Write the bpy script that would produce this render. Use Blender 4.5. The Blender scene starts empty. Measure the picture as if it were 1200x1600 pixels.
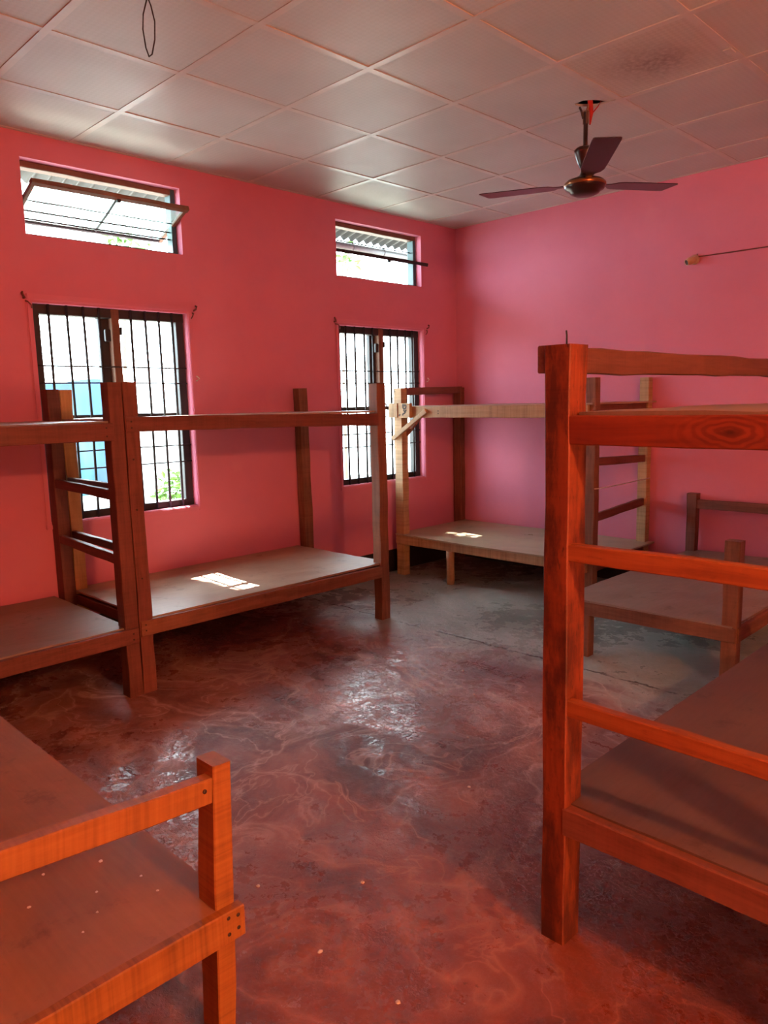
import bpy, bmesh, math, random
from mathutils import Vector, Matrix, Quaternion
random.seed(7)
S = bpy.context.scene
COL = S.collection
H = 2.964          # ceiling height
T = 0.61           # ceiling tile module

# ------------------------------------------------------------------ camera
def cam_axes(yaw, pitch, roll):
    f = Vector((math.sin(yaw)*math.cos(pitch), math.cos(yaw)*math.cos(pitch), math.sin(pitch)))
    r = Vector((math.cos(yaw), -math.sin(yaw), 0)); u = r.cross(f)
    c, s = math.cos(roll), math.sin(roll)
    return c*r + s*u, -s*r + c*u, f
cd = bpy.data.cameras.new('camera'); cam = bpy.data.objects.new('camera', cd); COL.objects.link(cam)
r_, u_, f_ = cam_axes(-0.788065, -0.145038, -0.0240268)
cam.matrix_world = Matrix(((r_.x, u_.x, -f_.x, 4.47999), (r_.y, u_.y, -f_.y, -5.44128), (r_.z, u_.z, -f_.z, 1.44989), (0, 0, 0, 1)))
cd.sensor_fit = 'VERTICAL'; cd.sensor_height = 36.0; cd.lens = 1174.37*36/1600
cd.clip_start = 0.02; cd.clip_end = 300
S.camera = cam

# ------------------------------------------------------------------ world, sun, door light, exposure
W = bpy.data.worlds.new('sky'); S.world = W; W.use_nodes = True
bg = W.node_tree.nodes['Background']
bg.inputs[0].default_value = (0.76, 0.93, 1.0, 1); bg.inputs[1].default_value = 12.5
sd = bpy.data.lights.new('sun', 'SUN'); sd.energy = 60; sd.angle = math.radians(0.6); sd.color = (1, 0.95, 0.86)
sun = bpy.data.objects.new('sun', sd); COL.objects.link(sun)
SUN = Vector((1, -0.08, -1.2)).normalized()
sun.rotation_euler = SUN.to_track_quat('-Z', 'Y').to_euler(); sun.location = (-8, 0, 10)
# area lamp added in the unseen doorway, standing in for low warm light
ad = bpy.data.lights.new('doorway_light', 'AREA'); ad.shape = 'RECTANGLE'; ad.size = 1.1; ad.size_y = 0.45
ad.energy = 32; ad.color = (1, 0.33, 0.12)
al = bpy.data.objects.new('doorway_light', ad); COL.objects.link(al)
al.location = (6.48, -4.8, 0.28); al.rotation_euler = Vector((-1, 0.5, 0.0)).to_track_quat('-Z', 'Y').to_euler()
S.view_settings.view_transform = 'Standard'; S.view_settings.look = 'None'
S.view_settings.gamma = 1.0; S.view_settings.use_curve_mapping = False
S.view_settings.exposure = 0.9

# ------------------------------------------------------------------ materials
class NT:
    def __init__(s, name):
        m = bpy.data.materials.new(name); m.use_nodes = True; s.m = m; s.t = m.node_tree
        s.b = s.t.nodes['Principled BSDF']; s.out = s.t.nodes['Material Output']
    def n(s, typ, **kw):
        nd = s.t.nodes.new(typ)
        for k, v in kw.items():
            if k.startswith('i_'):
                nd.inputs[k[2:].replace('_', ' ')].default_value = v
            else: setattr(nd, k, v)
        return nd
    def l(s, a, b): s.t.links.new(a, b)
    def coord(s, scale=(1, 1, 1), rand=False, kind='Object'):
        tc = s.n('ShaderNodeTexCoord'); mp = s.n('ShaderNodeMapping'); mp.inputs['Scale'].default_value = scale
        src = tc.outputs[kind]
        if rand:
            oi = s.n('ShaderNodeObjectInfo'); mul = s.n('ShaderNodeMath', operation='MULTIPLY'); mul.inputs[1].default_value = 37.0
            s.l(oi.outputs['Random'], mul.inputs[0])
            va = s.n('ShaderNodeVectorMath', operation='ADD'); s.l(src, va.inputs[0]); s.l(mul.outputs[0], va.inputs[1]); src = va.outputs[0]
        s.l(src, mp.inputs['Vector']); return mp.outputs[0]
    def noise(s, vec, scale, detail=4, rough=0.55, dist=0):
        nd = s.n('ShaderNodeTexNoise'); nd.inputs['Scale'].default_value = scale; nd.inputs['Detail'].default_value = detail
        nd.inputs['Roughness'].default_value = rough; nd.inputs['Distortion'].default_value = dist
        s.l(vec, nd.inputs['Vector']); return nd.outputs['Fac']
    def ramp(s, fac, stops):
        nd = s.n('ShaderNodeValToRGB'); e = nd.color_ramp.elements
        while len(e) < len(stops): e.new(0.5)
        for k, (p, c) in enumerate(stops):
            e[k].position = p; e[k].color = (*c, 1) if len(c) == 3 else c
        s.l(fac, nd.inputs[0]); return nd.outputs[0]
    def g(s, fac, a, b): return s.ramp(fac, [(a, (0, 0, 0)), (b, (1, 1, 1))])
    def mix(s, fac, a, b, mode='MIX'):
        nd = s.n('ShaderNodeMix', data_type='RGBA', blend_type=mode)
        for sock, v in ((nd.inputs[0], fac), (nd.inputs[6], a), (nd.inputs[7], b)):
            if hasattr(v, 'node'): s.l(v, sock)
            elif isinstance(v, (int, float)): sock.default_value = v
            else: sock.default_value = (*v, 1)
        return nd.outputs[2]
    def math(s, op, a, b=0.0, clamp=False):
        nd = s.n('ShaderNodeMath', operation=op, use_clamp=clamp)
        for k, v in enumerate((a, b)):
            if hasattr(v, 'node'): s.l(v, nd.inputs[k])
            else: nd.inputs[k].default_value = v
        return nd.outputs[0]
    def bump(s, h, strength=0.2, dist=0.002):
        nd = s.n('ShaderNodeBump'); nd.inputs['Strength'].default_value = strength; nd.inputs['Distance'].default_value = dist
        s.l(h, nd.inputs['Height']); s.l(nd.outputs[0], s.b.inputs['Normal'])
    def col(s, c):
        if hasattr(c, 'node'): s.l(c, s.b.inputs['Base Color'])
        else: s.b.inputs['Base Color'].default_value = (*c, 1)
    def rough(s, r):
        if hasattr(r, 'node'): s.l(r, s.b.inputs['Roughness'])
        else: s.b.inputs['Roughness'].default_value = r

MATS = {}
def simple(name, c, rough=0.6, metal=0.0, var=0.12, nscale=9.0):
    t = NT(name); v = t.coord(rand=True); f = t.noise(v, nscale, 5)
    d = tuple(x*(1-var*2) for x in c); b = tuple(min(1, x*(1+var)) for x in c)
    t.col(t.ramp(f, [(0.3, d), (0.7, b)])); t.rough(rough); t.b.inputs['Metallic'].default_value = metal
    MATS[name] = t.m; return t.m

def wood(name, dark, mid, light, blotch=0.35, blotch_col=(0.05, 0.015, 0.006), saw=0.32, rough=0.6, knot=None, bl=(0.52, 0.66)):
    t = NT(name)
    v = t.coord((1.6, 26, 26), rand=True); v2 = t.coord((1, 1, 1), rand=True)
    g = t.noise(v, 1.6, 6, 0.6, 0.6)
    base = t.ramp(g, [(0.25, dark), (0.5, mid), (0.78, light)])
    if knot:
        tc = t.n('ShaderNodeTexCoord'); mp = t.n('ShaderNodeMapping'); mp.inputs['Location'].default_value = (-knot[0], 0, -knot[1]); mp.inputs['Scale'].default_value = (0.42, 0.2, 1.0)
        mp.inputs['Location'].default_value = (-knot[0]*0.45, 0, -knot[1])
        t.l(tc.outputs['Object'], mp.inputs['Vector'])
        wv = t.n('ShaderNodeTexWave', wave_type='RINGS', rings_direction='SPHERICAL'); wv.inputs['Scale'].default_value = 30; wv.inputs['Distortion'].default_value = 7
        wv.inputs['Detail'].default_value = 2; wv.inputs['Detail Scale'].default_value = 1.2
        t.l(mp.outputs[0], wv.inputs['Vector'])
        ln = t.n('ShaderNodeVectorMath', operation='LENGTH'); t.l(mp.outputs[0], ln.inputs[0])
        near = t.ramp(ln.outputs['Value'], [(0.0, (.75,)*3), (0.06, (0, 0, 0))])
        ringc = t.ramp(wv.outputs['Fac'], [(0.2, dark), (0.8, light)])
        base = t.mix(near, base, ringc)
        core = t.ramp(ln.outputs['Value'], [(0.004, (1, 1, 1)), (0.012, (0, 0, 0))])
        base = t.mix(core, base, tuple(x*0.4 for x in dark))
    # per-board tone
    oi = t.n('ShaderNodeObjectInfo'); tone = t.ramp(oi.outputs['Random'], [(0, (0.78, 0.76, 0.74)), (1, (1.12, 1.10, 1.06))])
    base = t.mix(1.0, base, tone, 'MULTIPLY')
    # dark handling stains, elongated along the board
    v3 = t.coord((2.2, 8, 8), rand=True)
    b1 = t.g(t.noise(v3, 2.2, 7, 0.68), bl[0], bl[1])
    base = t.mix(t.math('MULTIPLY', b1, blotch), base, blotch_col)
    sp = t.g(t.noise(t.coord((14, 60, 60), rand=True), 2.0, 3), 0.62, 0.72)
    base = t.mix(t.math('MULTIPLY', sp, blotch*0.8), base, blotch_col)
    # cross-cut saw marks, irregular
    sawn = t.math('ADD', t.math('MULTIPLY', t.noise(t.coord((95, 2.2, 2.2), rand=True), 1.0, 3, 0.6), 0.6), t.math('MULTIPLY', t.noise(t.coord((24, 1.2, 1.2), rand=True), 1.0, 2, 0.5), 0.4))
    base = t.mix(saw*0.42, base, t.ramp(sawn, [(0.36, tuple(x*0.45 for x in dark)), (0.5, mid), (0.62, light)]))
    t.col(base); t.rough(rough)
    t.bump(t.math('ADD', t.math('MULTIPLY', sawn, saw), g), 0.35, 0.0015)
    MATS[name] = t.m; return t.m

def plywood(name, dark, mid, light, rough=0.6):
    t = NT(name); v = t.coord((1, 1, 1), rand=True)
    g = t.noise(t.coord((3, 40, 40), rand=True), 2.0, 4)
    f = t.noise(v, 2.6, 8, 0.62, 0.4)
    base = t.ramp(f, [(0.3, dark), (0.5, mid), (0.72, light)])
    base = t.mix(0.18, base, t.ramp(g, [(0.3, dark), (0.7, light)]))
    st = t.g(t.noise(v, 6.0, 5, 0.7), 0.60, 0.70); base = t.mix(t.math('MULTIPLY', st, 0.45), base, tuple(x*0.45 for x in dark))
    t.col(base); t.rough(t.ramp(f, [(0.3, (rough-.1,)*3), (0.7, (rough+.1,)*3)])); t.bump(f, 0.15, 0.002)
    MATS[name] = t.m; return t.m

# pink wall paint
t = NT('pink_paint'); v = t.coord()
f = t.noise(v, 1.3, 6, 0.6); f2 = t.noise(v, 5.0, 4, 0.6)
base = t.ramp(f, [(0.3, (0.60, 0.190, 0.300)), (0.7, (0.67, 0.225, 0.335))])
patch = t.g(t.noise(v, 3.1, 3, 0.5), 0.66, 0.74); base = t.mix(t.math('MULTIPLY', patch, 0.22), base, (0.72, 0.29, 0.35))
base = t.mix(t.math('MULTIPLY', t.g(f2, 0.6, 0.75), 0.10), base, (0.46, 0.11, 0.18))
t.col(base); t.rough(t.ramp(f2, [(0.3, (0.66,)*3), (0.7, (0.8,)*3)])); t.b.inputs['Specular IOR Level'].default_value = 0.3; t.bump(t.noise(v, 30, 4), 0.12, 0.002)
PINK = t.m
# ceiling tile
t = NT('ceiling_tile_board'); v = t.coord()
ch = t.n('ShaderNodeTexChecker'); ch.inputs['Scale'].default_value = 55
mpv = t.n('ShaderNodeMapping'); mpv.inputs['Rotation'].default_value = (0, 0, 0.78); t.l(v, mpv.inputs['Vector']); t.l(mpv.outputs[0], ch.inputs['Vector'])
f = t.noise(t.coord(rand=True), 2.0, 5); base = t.ramp(f, [(0.3, (0.47, 0.48, 0.49)), (0.7, (0.55, 0.56, 0.57))])
base = t.mix(t.math('MULTIPLY', ch.outputs['Fac'], 0.10), base, (0.30, 0.30, 0.30))
t.col(base); t.rough(0.5); t.bump(ch.outputs['Fac'], 0.25, 0.001); TILE = t.m
# stained tile
t = NT('ceiling_tile_stained'); v = t.coord()
ch = t.n('ShaderNodeTexChecker'); ch.inputs['Scale'].default_value = 55
mpv = t.n('ShaderNodeMapping'); mpv.inputs['Rotation'].default_value = (0, 0, 0.78); t.l(v, mpv.inputs['Vector']); t.l(mpv.outputs[0], ch.inputs['Vector'])
vm = t.n('ShaderNodeVectorMath', operation='DISTANCE'); t.l(v, vm.inputs[0]); vm.inputs[1].default_value = (0.0, 0.02, 0)
d = t.math('ADD', vm.outputs['Value'], t.math('MULTIPLY', t.noise(v, 7, 5), 0.22))
st = t.ramp(d, [(0.15, (1, 1, 1)), (0.36, (0, 0, 0))])
st = t.math('MULTIPLY', st, t.ramp(t.noise(v, 40, 3), [(0.35, (0.35,)*3), (0.6, (1,)*3)]))
base = t.mix(t.math('MULTIPLY', st, 0.75), (0.55, 0.52, 0.50), (0.20, 0.15, 0.13))
base = t.mix(t.math('MULTIPLY', ch.outputs['Fac'], 0.16), base, (0.28, 0.25, 0.24))
t.col(base); t.rough(0.5); t.bump(ch.outputs['Fac'], 0.25, 0.001); TILE_ST = t.m
TBAR = simple('white_painted_metal', (0.56, 0.54, 0.53), 0.35, 0.0, 0.05)

# floor: worn red oxide cement, bare grey beyond the joint near the back wall
t = NT('red_oxide_cement'); v = t.coord()
warp = t.n('ShaderNodeTexNoise'); warp.inputs['Scale'].default_value = 1.1; warp.inputs['Detail'].default_value = 4; t.l(v, warp.inputs['Vector'])
wv = t.n('ShaderNodeVectorMath', operation='MULTIPLY_ADD'); t.l(warp.outputs['Color'], wv.inputs[0]); wv.inputs[1].default_value = (1.1, 1.1, 0); t.l(v, wv.inputs[2])
f1 = t.noise(wv.outputs[0], 1.5, 7, 0.62, 0.5)
f2 = t.noise(v, 5.5, 8, 0.65, 0.3)
f3 = t.noise(wv.outputs[0], 0.8, 3, 0.5)
red = t.ramp(f1, [(0.28, (0.12, 0.045, 0.045)), (0.44, (0.20, 0.080, 0.078)), (0.54, (0.38, 0.185, 0.16)), (0.62, (0.25, 0.115, 0.115)), (0.78, (0.33, 0.17, 0.155))])
red = t.mix(t.math('MULTIPLY', t.g(f2, 0.45, 0.65), 0.55), red, (0.33, 0.165, 0.145))
# pale dried-water outlines
edge = t.math('ABSOLUTE', t.math('SUBTRACT', t.noise(wv.outputs[0], 1.35, 5, 0.5, 0.8), 0.52))
line = t.ramp(edge, [(0.0, (1, 1, 1)), (0.010, (0.45,)*3), (0.035, (0, 0, 0))])
edge2 = t.math('ABSOLUTE', t.math('SUBTRACT', t.noise(wv.outputs[0], 2.6, 4, 0.5, 1.2), 0.5))
line2 = t.ramp(edge2, [(0.0, (1, 1, 1)), (0.012, (0.2,)*3), (0.03, (0, 0, 0))])
lines = t.math('ADD', t.math('MULTIPLY', line, 0.75), t.math('MULTIPLY', line2, t.math('MULTIPLY', t.g(f3, 0.42, 0.58), 0.7)), True)
red = t.mix(t.math('MULTIPLY', lines, 0.9), red, (0.62, 0.44, 0.39))
spots = t.g(t.noise(v, 16, 5, 0.7), 0.63, 0.7); red = t.mix(t.math('MULTIPLY', spots, 0.5), red, (0.06, 0.022, 0.02))
grey = t.ramp(f1, [(0.3, (0.20, 0.235, 0.22)), (0.5, (0.33, 0.385, 0.365)), (0.7, (0.50, 0.565, 0.54))])
grey = t.mix(t.math('MULTIPLY', lines, 0.4), grey, (0.42, 0.42, 0.39))
grey = t.mix(t.math('MULTIPLY', spots, 0.5), grey, (0.05, 0.05, 0.045))
sx = t.n('ShaderNodeSeparateXYZ'); t.l(v, sx.inputs[0])
# the red gets darker and deeper towards the door end of the room
dd = t.math('SUBTRACT', sx.outputs['X'], sx.outputs['Y']); dd = t.math('ADD', dd, t.math('MULTIPLY', t.math('SUBTRACT', f3, 0.5), 3.0))
nearm = t.ramp(t.math('MULTIPLY', dd, 0.1), [(0.52, (0, 0, 0)), (0.72, (1, 1, 1))])
red = t.mix(nearm, red, (0.62, 0.34, 0.26), 'MULTIPLY')
yy = t.math('ADD', sx.outputs['Y'], t.math('MULTIPLY', t.math('SUBTRACT', f1, 0.5), 1.3))
gm = t.ramp(t.math('ADD', t.math('MULTIPLY', yy, 0.5), 1.6), [(0.42, (0, 0, 0)), (0.66, (1, 1, 1))])
base = t.mix(gm, red, grey)
# long crack / joint near y=-2
cn = t.math('MULTIPLY', t.math('SUBTRACT', t.noise(v, 4.5, 5, 0.7), 0.5), 0.16)
cy = t.math('ABSOLUTE', t.math('ADD', t.math('ADD', sx.outputs['Y'], 1.95), cn))
crack = t.ramp(cy, [(0.0, (1, 1, 1)), (0.006, (1, 1, 1)), (0.012, (0, 0, 0))])
crack = t.math('MULTIPLY', crack, t.g(t.noise(v, 7, 2), 0.40, 0.52))
base = t.mix(t.math('MULTIPLY', crack, 0.85), base, (0.02, 0.018, 0.016))
t.col(base)
pol = t.math('ADD', t.math('MULTIPLY', f3, 0.55), t.math('MULTIPLY', t.noise(v, 9, 7, 0.7), 0.45))
t.rough(t.ramp(pol, [(0.43, (0.16,)*3), (0.49, (0.26,)*3), (0.57, (0.58,)*3)]))
fine = t.noise(v, 60, 4, 0.65); flake = t.g(t.noise(v, 34, 6, 0.7), 0.46, 0.54)
hgt = t.math('SUBTRACT', t.math('ADD', t.math('ADD', t.math('MULTIPLY', f2, 0.22), t.math('MULTIPLY', flake, 0.45)), t.math('MULTIPLY', fine, 0.25)), t.math('MULTIPLY', crack, 1.5))
t.bump(hgt, 0.42, 0.0045)
FLOOR = t.m

wood('timber_red', (0.10, 0.031, 0.021), (0.165, 0.054, 0.036), (0.23, 0.084, 0.055), 0.45)
wood('timber_umber_shaded', (0.085, 0.036, 0.026), (0.135, 0.060, 0.043), (0.19, 0.09, 0.066), 0.35)  # darker brown that paints in the shade on the guard rail
wood('timber_brown', (0.13, 0.050, 0.026), (0.21, 0.088, 0.046), (0.30, 0.14, 0.075), 0.4)
wood('timber_flame', (0.17, 0.040, 0.010), (0.27, 0.072, 0.018), (0.36, 0.11, 0.030), 0.35, (0.06, 0.012, 0.005), saw=0.2)
wood('timber_pale', (0.30, 0.18, 0.085), (0.42, 0.27, 0.135), (0.55, 0.37, 0.20), 0.18, saw=0.9)
wood('timber_yellow', (0.36, 0.20, 0.07), (0.48, 0.28, 0.10), (0.60, 0.37, 0.15), 0.2)
wood('timber_stained', (0.13, 0.024, 0.008), (0.24, 0.050, 0.014), (0.34, 0.085, 0.024), 0.9, (0.035, 0.006, 0.004), saw=0.2, bl=(0.42, 0.60))
wood('timber_knotty', (0.11, 0.014, 0.005), (0.19, 0.028, 0.009), (0.27, 0.048, 0.015), 0.25, (0.08, 0.016, 0.008), saw=0.15, knot=(-0.05, 0.0))
wood('timber_orange', (0.24, 0.085, 0.016), (0.33, 0.125, 0.024), (0.42, 0.175, 0.040), 0.2, saw=0.9)
wood('window_timber', (0.010, 0.011, 0.014), (0.016, 0.018, 0.022), (0.026, 0.029, 0.034), 0.3)
wood('sash_timber', (0.10, 0.045, 0.025), (0.16, 0.075, 0.042), (0.22, 0.11, 0.06), 0.3)
plywood('plywood_tan', (0.26, 0.17, 0.115), (0.37, 0.26, 0.185), (0.48, 0.355, 0.26), 0.5)
plywood('plywood_grey', (0.19, 0.135, 0.105), (0.27, 0.20, 0.16), (0.35, 0.265, 0.215), 0.55)
plywood('plywood_dark', (0.20, 0.090, 0.046), (0.29, 0.135, 0.070), (0.38, 0.19, 0.105), 0.6)
plywood('plywood_pale', (0.27, 0.22, 0.14), (0.38, 0.32, 0.21), (0.50, 0.43, 0.30), 0.36)
plywood('plywood_umber', (0.075, 0.038, 0.030), (0.115, 0.062, 0.050), (0.16, 0.09, 0.072), 0.65)
simple('black_iron', (0.014, 0.016, 0.02), 0.65, 0.0)
simple('teal_paint', (0.03, 0.085, 0.095), 0.4)
simple('black_skirting', (0.025, 0.018, 0.02), 0.5)
simple('nail_steel', (0.06, 0.04, 0.035), 0.5, 0.6)
simple('fan_enamel', (0.035, 0.014, 0.012), 0.28, 0.2)
simple('fan_brass', (0.32, 0.14, 0.06), 0.3, 0.8)
simple('red_rag', (0.42, 0.025, 0.025), 0.8)
simple('bracket_steel', (0.25, 0.17, 0.13), 0.5, 0.5)
simple('cream_plastic', (0.62, 0.44, 0.30), 0.45)
simple('socket_black', (0.015, 0.008, 0.008), 0.5)
simple('wire_brown', (0.16, 0.05, 0.04), 0.6)
simple('wire_black', (0.02, 0.015, 0.015), 0.5)
simple('wire_white', (0.75, 0.72, 0.70), 0.5)
simple('dark_void', (0.012, 0.010, 0.010), 0.9)
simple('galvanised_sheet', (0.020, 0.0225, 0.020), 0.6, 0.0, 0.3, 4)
simple('grey_pipe', (0.05, 0.048, 0.043), 0.5)
simple('pale_ground', (0.24, 0.235, 0.20), 0.9)
simple('blue_tarp', (0.012, 0.085, 0.16), 0.5, 0, 0.2, 1.5)
simple('white_plaster', (0.82, 0.83, 0.82), 0.8)
simple('terracotta_paint', (0.55, 0.20, 0.10), 0.8)
simple('leaf_green', (0.07, 0.17, 0.02), 0.5, 0, 0.3, 3)
simple('bark', (0.14, 0.09, 0.06), 0.9)
simple('ink', (0.05, 0.035, 0.03), 0.7)
simple('plaster_crumb', (0.75, 0.68, 0.64), 0.9)
t = NT('window_glass'); tr = t.n('ShaderNodeBsdfTransparent'); gl = t.n('ShaderNodeBsdfGlossy'); gl.inputs['Roughness'].default_value = 0.04
mx = t.n('ShaderNodeMixShader'); mx.inputs[0].default_value = 0.07
tr.inputs[0].default_value = (0.88, 0.96, 0.93, 1)
dl = t.n('ShaderNodeBsdfTranslucent'); dl.inputs[0].default_value = (.75, .85, .8, 1); mx2 = t.n('ShaderNodeMixShader'); mx2.inputs[0].default_value = 0.22; t.l(tr.outputs[0], mx.inputs[1]); t.l(gl.outputs[0], mx.inputs[2]); t.l(mx.outputs[0], mx2.inputs[1]); t.l(dl.outputs[0], mx2.inputs[2]); t.l(mx2.outputs[0], t.out.inputs[0]); MATS['window_glass'] = t.m
MATS.update(pink=PINK, tile=TILE, tile_st=TILE_ST, tbar=TBAR, floor=FLOOR)

# ------------------------------------------------------------------ helpers
def wloc(o):
    p = Vector((0, 0, 0))
    while o: p = p + o.location; o = o.parent
    return p
def link(name, me, mat, parent=None, loc=(0, 0, 0), rot=None):
    """loc is the world position of the mesh origin (parents are never rotated)."""
    o = bpy.data.objects.new(name, me); COL.objects.link(o)
    if mat and not me.materials: me.materials.append(MATS[mat])
    loc = Vector(loc)
    if parent: o.parent = parent; loc = loc - PW[parent.name]
    o.location = loc
    if rot is not None: o.rotation_mode = 'QUATERNION'; o.rotation_quaternion = rot
    PW[o.name] = PW[parent.name] + loc if parent else loc.copy()
    ROT[o.name] = rot
    return o
PW = {}; ROT = {}
def thing(name, label, cat, loc, group=None):
    o = bpy.data.objects.new(name, None); COL.objects.link(o); o.location = loc; o.empty_display_size = 0.1
    PW[o.name] = Vector(loc); tag(o, label, cat, group); return o
def tag(o, label, cat, group=None):
    o['label'] = label; o['category'] = cat
    if group: o['group'] = group
    return o
def struct(o, label=None):
    o['kind'] = 'structure'
    if label: o['label'] = label
    return o
def sempty(name, loc, label):
    o = bpy.data.objects.new(name, None); COL.objects.link(o); o.location = loc; PW[o.name] = Vector(loc); o.empty_display_size = 0.1
    return struct(o, label)
def mesh(verts, faces, smooth=False):
    me = bpy.data.meshes.new('m'); me.from_pydata([tuple(v) for v in verts], [], faces); me.update()
    bm = bmesh.new(); bm.from_mesh(me); bmesh.ops.recalc_face_normals(bm, faces=bm.faces); bm.to_mesh(me); bm.free()
    if smooth:
        for p in me.polygons: p.use_smooth = True
    return me
def loft(rings, smooth=False, cap=True, closed=True):
    n = len(rings[0]); vs = [v for r in rings for v in r]; fs = []
    for i in range(len(rings)-1):
        for j in range(n if closed else n-1):
            k = (j+1) % n; fs.append((i*n+j, i*n+k, (i+1)*n+k, (i+1)*n+j))
    if cap: fs.append(tuple(range(n))[::-1]); fs.append(tuple((len(rings)-1)*n+j for j in range(n)))
    return mesh(vs, fs, smooth)
def frame_quat(x, z):
    x = Vector(x).normalized(); z = Vector(z); z = (z - x*z.dot(x)).normalized(); y = z.cross(x)
    return Matrix((x, y, z)).transposed().to_quaternion()
def board(name, p0, p1, w, th, mat, parent, wdir=(0, 0, 1), wob=0.0018, ch=0.003, nseg=None, bow=0.0):
    """sawn timber: local X runs along it, local Z is its width w, local Y its thickness th"""
    p0, p1 = Vector(p0), Vector(p1); L = (p1-p0).length; q = frame_quat(p1-p0, wdir)
    n = nseg or max(2, min(14, int(L/0.13))); rings = []
    rr = [[random.uniform(-wob, wob) for _ in range(4)] for _ in range(n+1)]
    for i in range(n+1):
        x = -L/2 + L*i/n; a, b, c, d = rr[i]; o = bow*math.sin(math.pi*i/n)
        y0, y1, z0, z1 = -th/2+a, th/2+b, -w/2+c+o, w/2+d+o
        rings.append([(x, y0+ch, z0), (x, y1-ch, z0), (x, y1, z0+ch), (x, y1, z1-ch), (x, y1-ch, z1), (x, y0+ch, z1), (x, y0, z1-ch), (x, y0, z0+ch)])
    return link(name, loft(rings), mat, parent, (p0+p1)/2, q)
def box(name, lo, hi, mat, parent=None, bev=0.0):
    lo, hi = Vector(lo), Vector(hi); c = (lo+hi)/2; d = (hi-lo)/2
    bm = bmesh.new(); bmesh.ops.create_cube(bm, size=2)
    for v in bm.verts: v.co = Vector((v.co.x*d.x, v.co.y*d.y, v.co.z*d.z))
    if bev: bmesh.ops.bevel(bm, geom=bm.edges[:], offset=bev, segments=2, affect='EDGES', clamp_overlap=True)
    me = bpy.data.meshes.new(name); bm.to_mesh(me); bm.free()
    return link(name, me, mat, parent, c)
def tube(name, pts, r, mat, parent=None, n=8, smooth=True, rad=None):
    pts = [Vector(p) for p in pts]; o = pts[0].copy(); rings = []
    up = Vector((0.12, 0.31, 0.94))
    for i, p in enumerate(pts):
        d = (pts[min(i+1, len(pts)-1)] - pts[max(i-1, 0)]).normalized()
        a = d.cross(up)
        if a.length < 0.05: a = d.cross(Vector((1, 0, 0)))
        a.normalize(); b = d.cross(a); R = rad[i] if rad else r
        rings.append([p - o + R*(math.cos(2*math.pi*k/n)*a + math.sin(2*math.pi*k/n)*b) for k in range(n)])
    return link(name, loft(rings, smooth), mat, parent, o)
def lathe(name, prof, mat, parent, loc, axis=(0, 0, 1), n=32):
    """prof: list of (radius, height)"""
    rings = [[(max(r, 1e-4)*math.cos(2*math.pi*k/n), max(r, 1e-4)*math.sin(2*math.pi*k/n), h) for k in range(n)] for r, h in prof]
    o = link(name, loft(rings, True), mat, parent, loc, Vector(axis).to_track_quat('Z', 'Y'))
    return o
def deck(name, x0, x1, y0, y1, z, mat, parent, th=0.011, sag=0.0, wob=0.002, front=0.0, nx=9, ny=9, long='x', cut=None):
    """plywood sheet, top face at z; local X along its length. front = bulge of the y0 edge"""
    top = {}; vs = []; fs = []
    cx, cy = (x0+x1)/2, (y0+y1)/2
    def idx(i, j, k): return (i*(ny+1)+j)*2+k
    for i in range(nx+1):
        for j in range(ny+1):
            u, w = i/nx, j/ny; x = x0+(x1-x0)*u; y = y0+(y1-y0)*w
            y -= front*math.sin(math.pi*u)*(1-w)
            if cut and i == 0 and j == 0: x += cut; y += cut*0.4
            dz = -sag*math.sin(math.pi*u)*math.sin(math.pi*w) + random.uniform(-wob, wob)
            for k in (0, 1):
                p = Vector((x-cx, y-cy, dz - k*th)); vs.append(p)
    for i in range(nx):
        for j in range(ny):
            fs.append((idx(i, j, 0), idx(i+1, j, 0), idx(i+1, j+1, 0), idx(i, j+1, 0)))
            fs.append((idx(i, j, 1), idx(i, j+1, 1), idx(i+1, j+1, 1), idx(i+1, j, 1)))
    for i in range(nx):
        fs.append((idx(i, 0, 0), idx(i, 0, 1), idx(i+1, 0, 1), idx(i+1, 0, 0)))
        fs.append((idx(i, ny, 0), idx(i+1, ny, 0), idx(i+1, ny, 1), idx(i, ny, 1)))
    for j in range(ny):
        fs.append((idx(0, j, 0), idx(0, j+1, 0), idx(0, j+1, 1), idx(0, j, 1)))
        fs.append((idx(nx, j, 0), idx(nx, j, 1), idx(nx, j+1, 1), idx(nx, j+1, 0)))
    rot = None
    if long == 'y':
        vs = [Vector((v.y, -v.x, v.z)) for v in vs]; rot = Quaternion((0, 0, 1), math.pi/2)
    me = mesh(vs, fs)
    return link(name, me, mat, parent, (cx, cy, z), rot)
def nail(parent, p, d, r=0.0045):
    """nail head on a board at world p facing d"""
    q0 = ROT.get(parent.name); p = Vector(p); base = PW[parent.name]
    n = 8; rings = [[(rr*math.cos(2*math.pi*k/n), rr*math.sin(2*math.pi*k/n), h) for k in range(n)] for rr, h in ((r, -0.003), (r, 0.0012), (r*0.4, 0.002))]
    o = bpy.data.objects.new('nail_head', loft(rings)); o.data.materials.append(MATS['nail_steel']); COL.objects.link(o); o.parent = parent
    qi = q0.inverted() if q0 else Quaternion()
    o.location = qi @ (p - base); o.rotation_mode = 'QUATERNION'; o.rotation_quaternion = qi @ Vector(d).to_track_quat('Z', 'Y')
    return o

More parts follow.
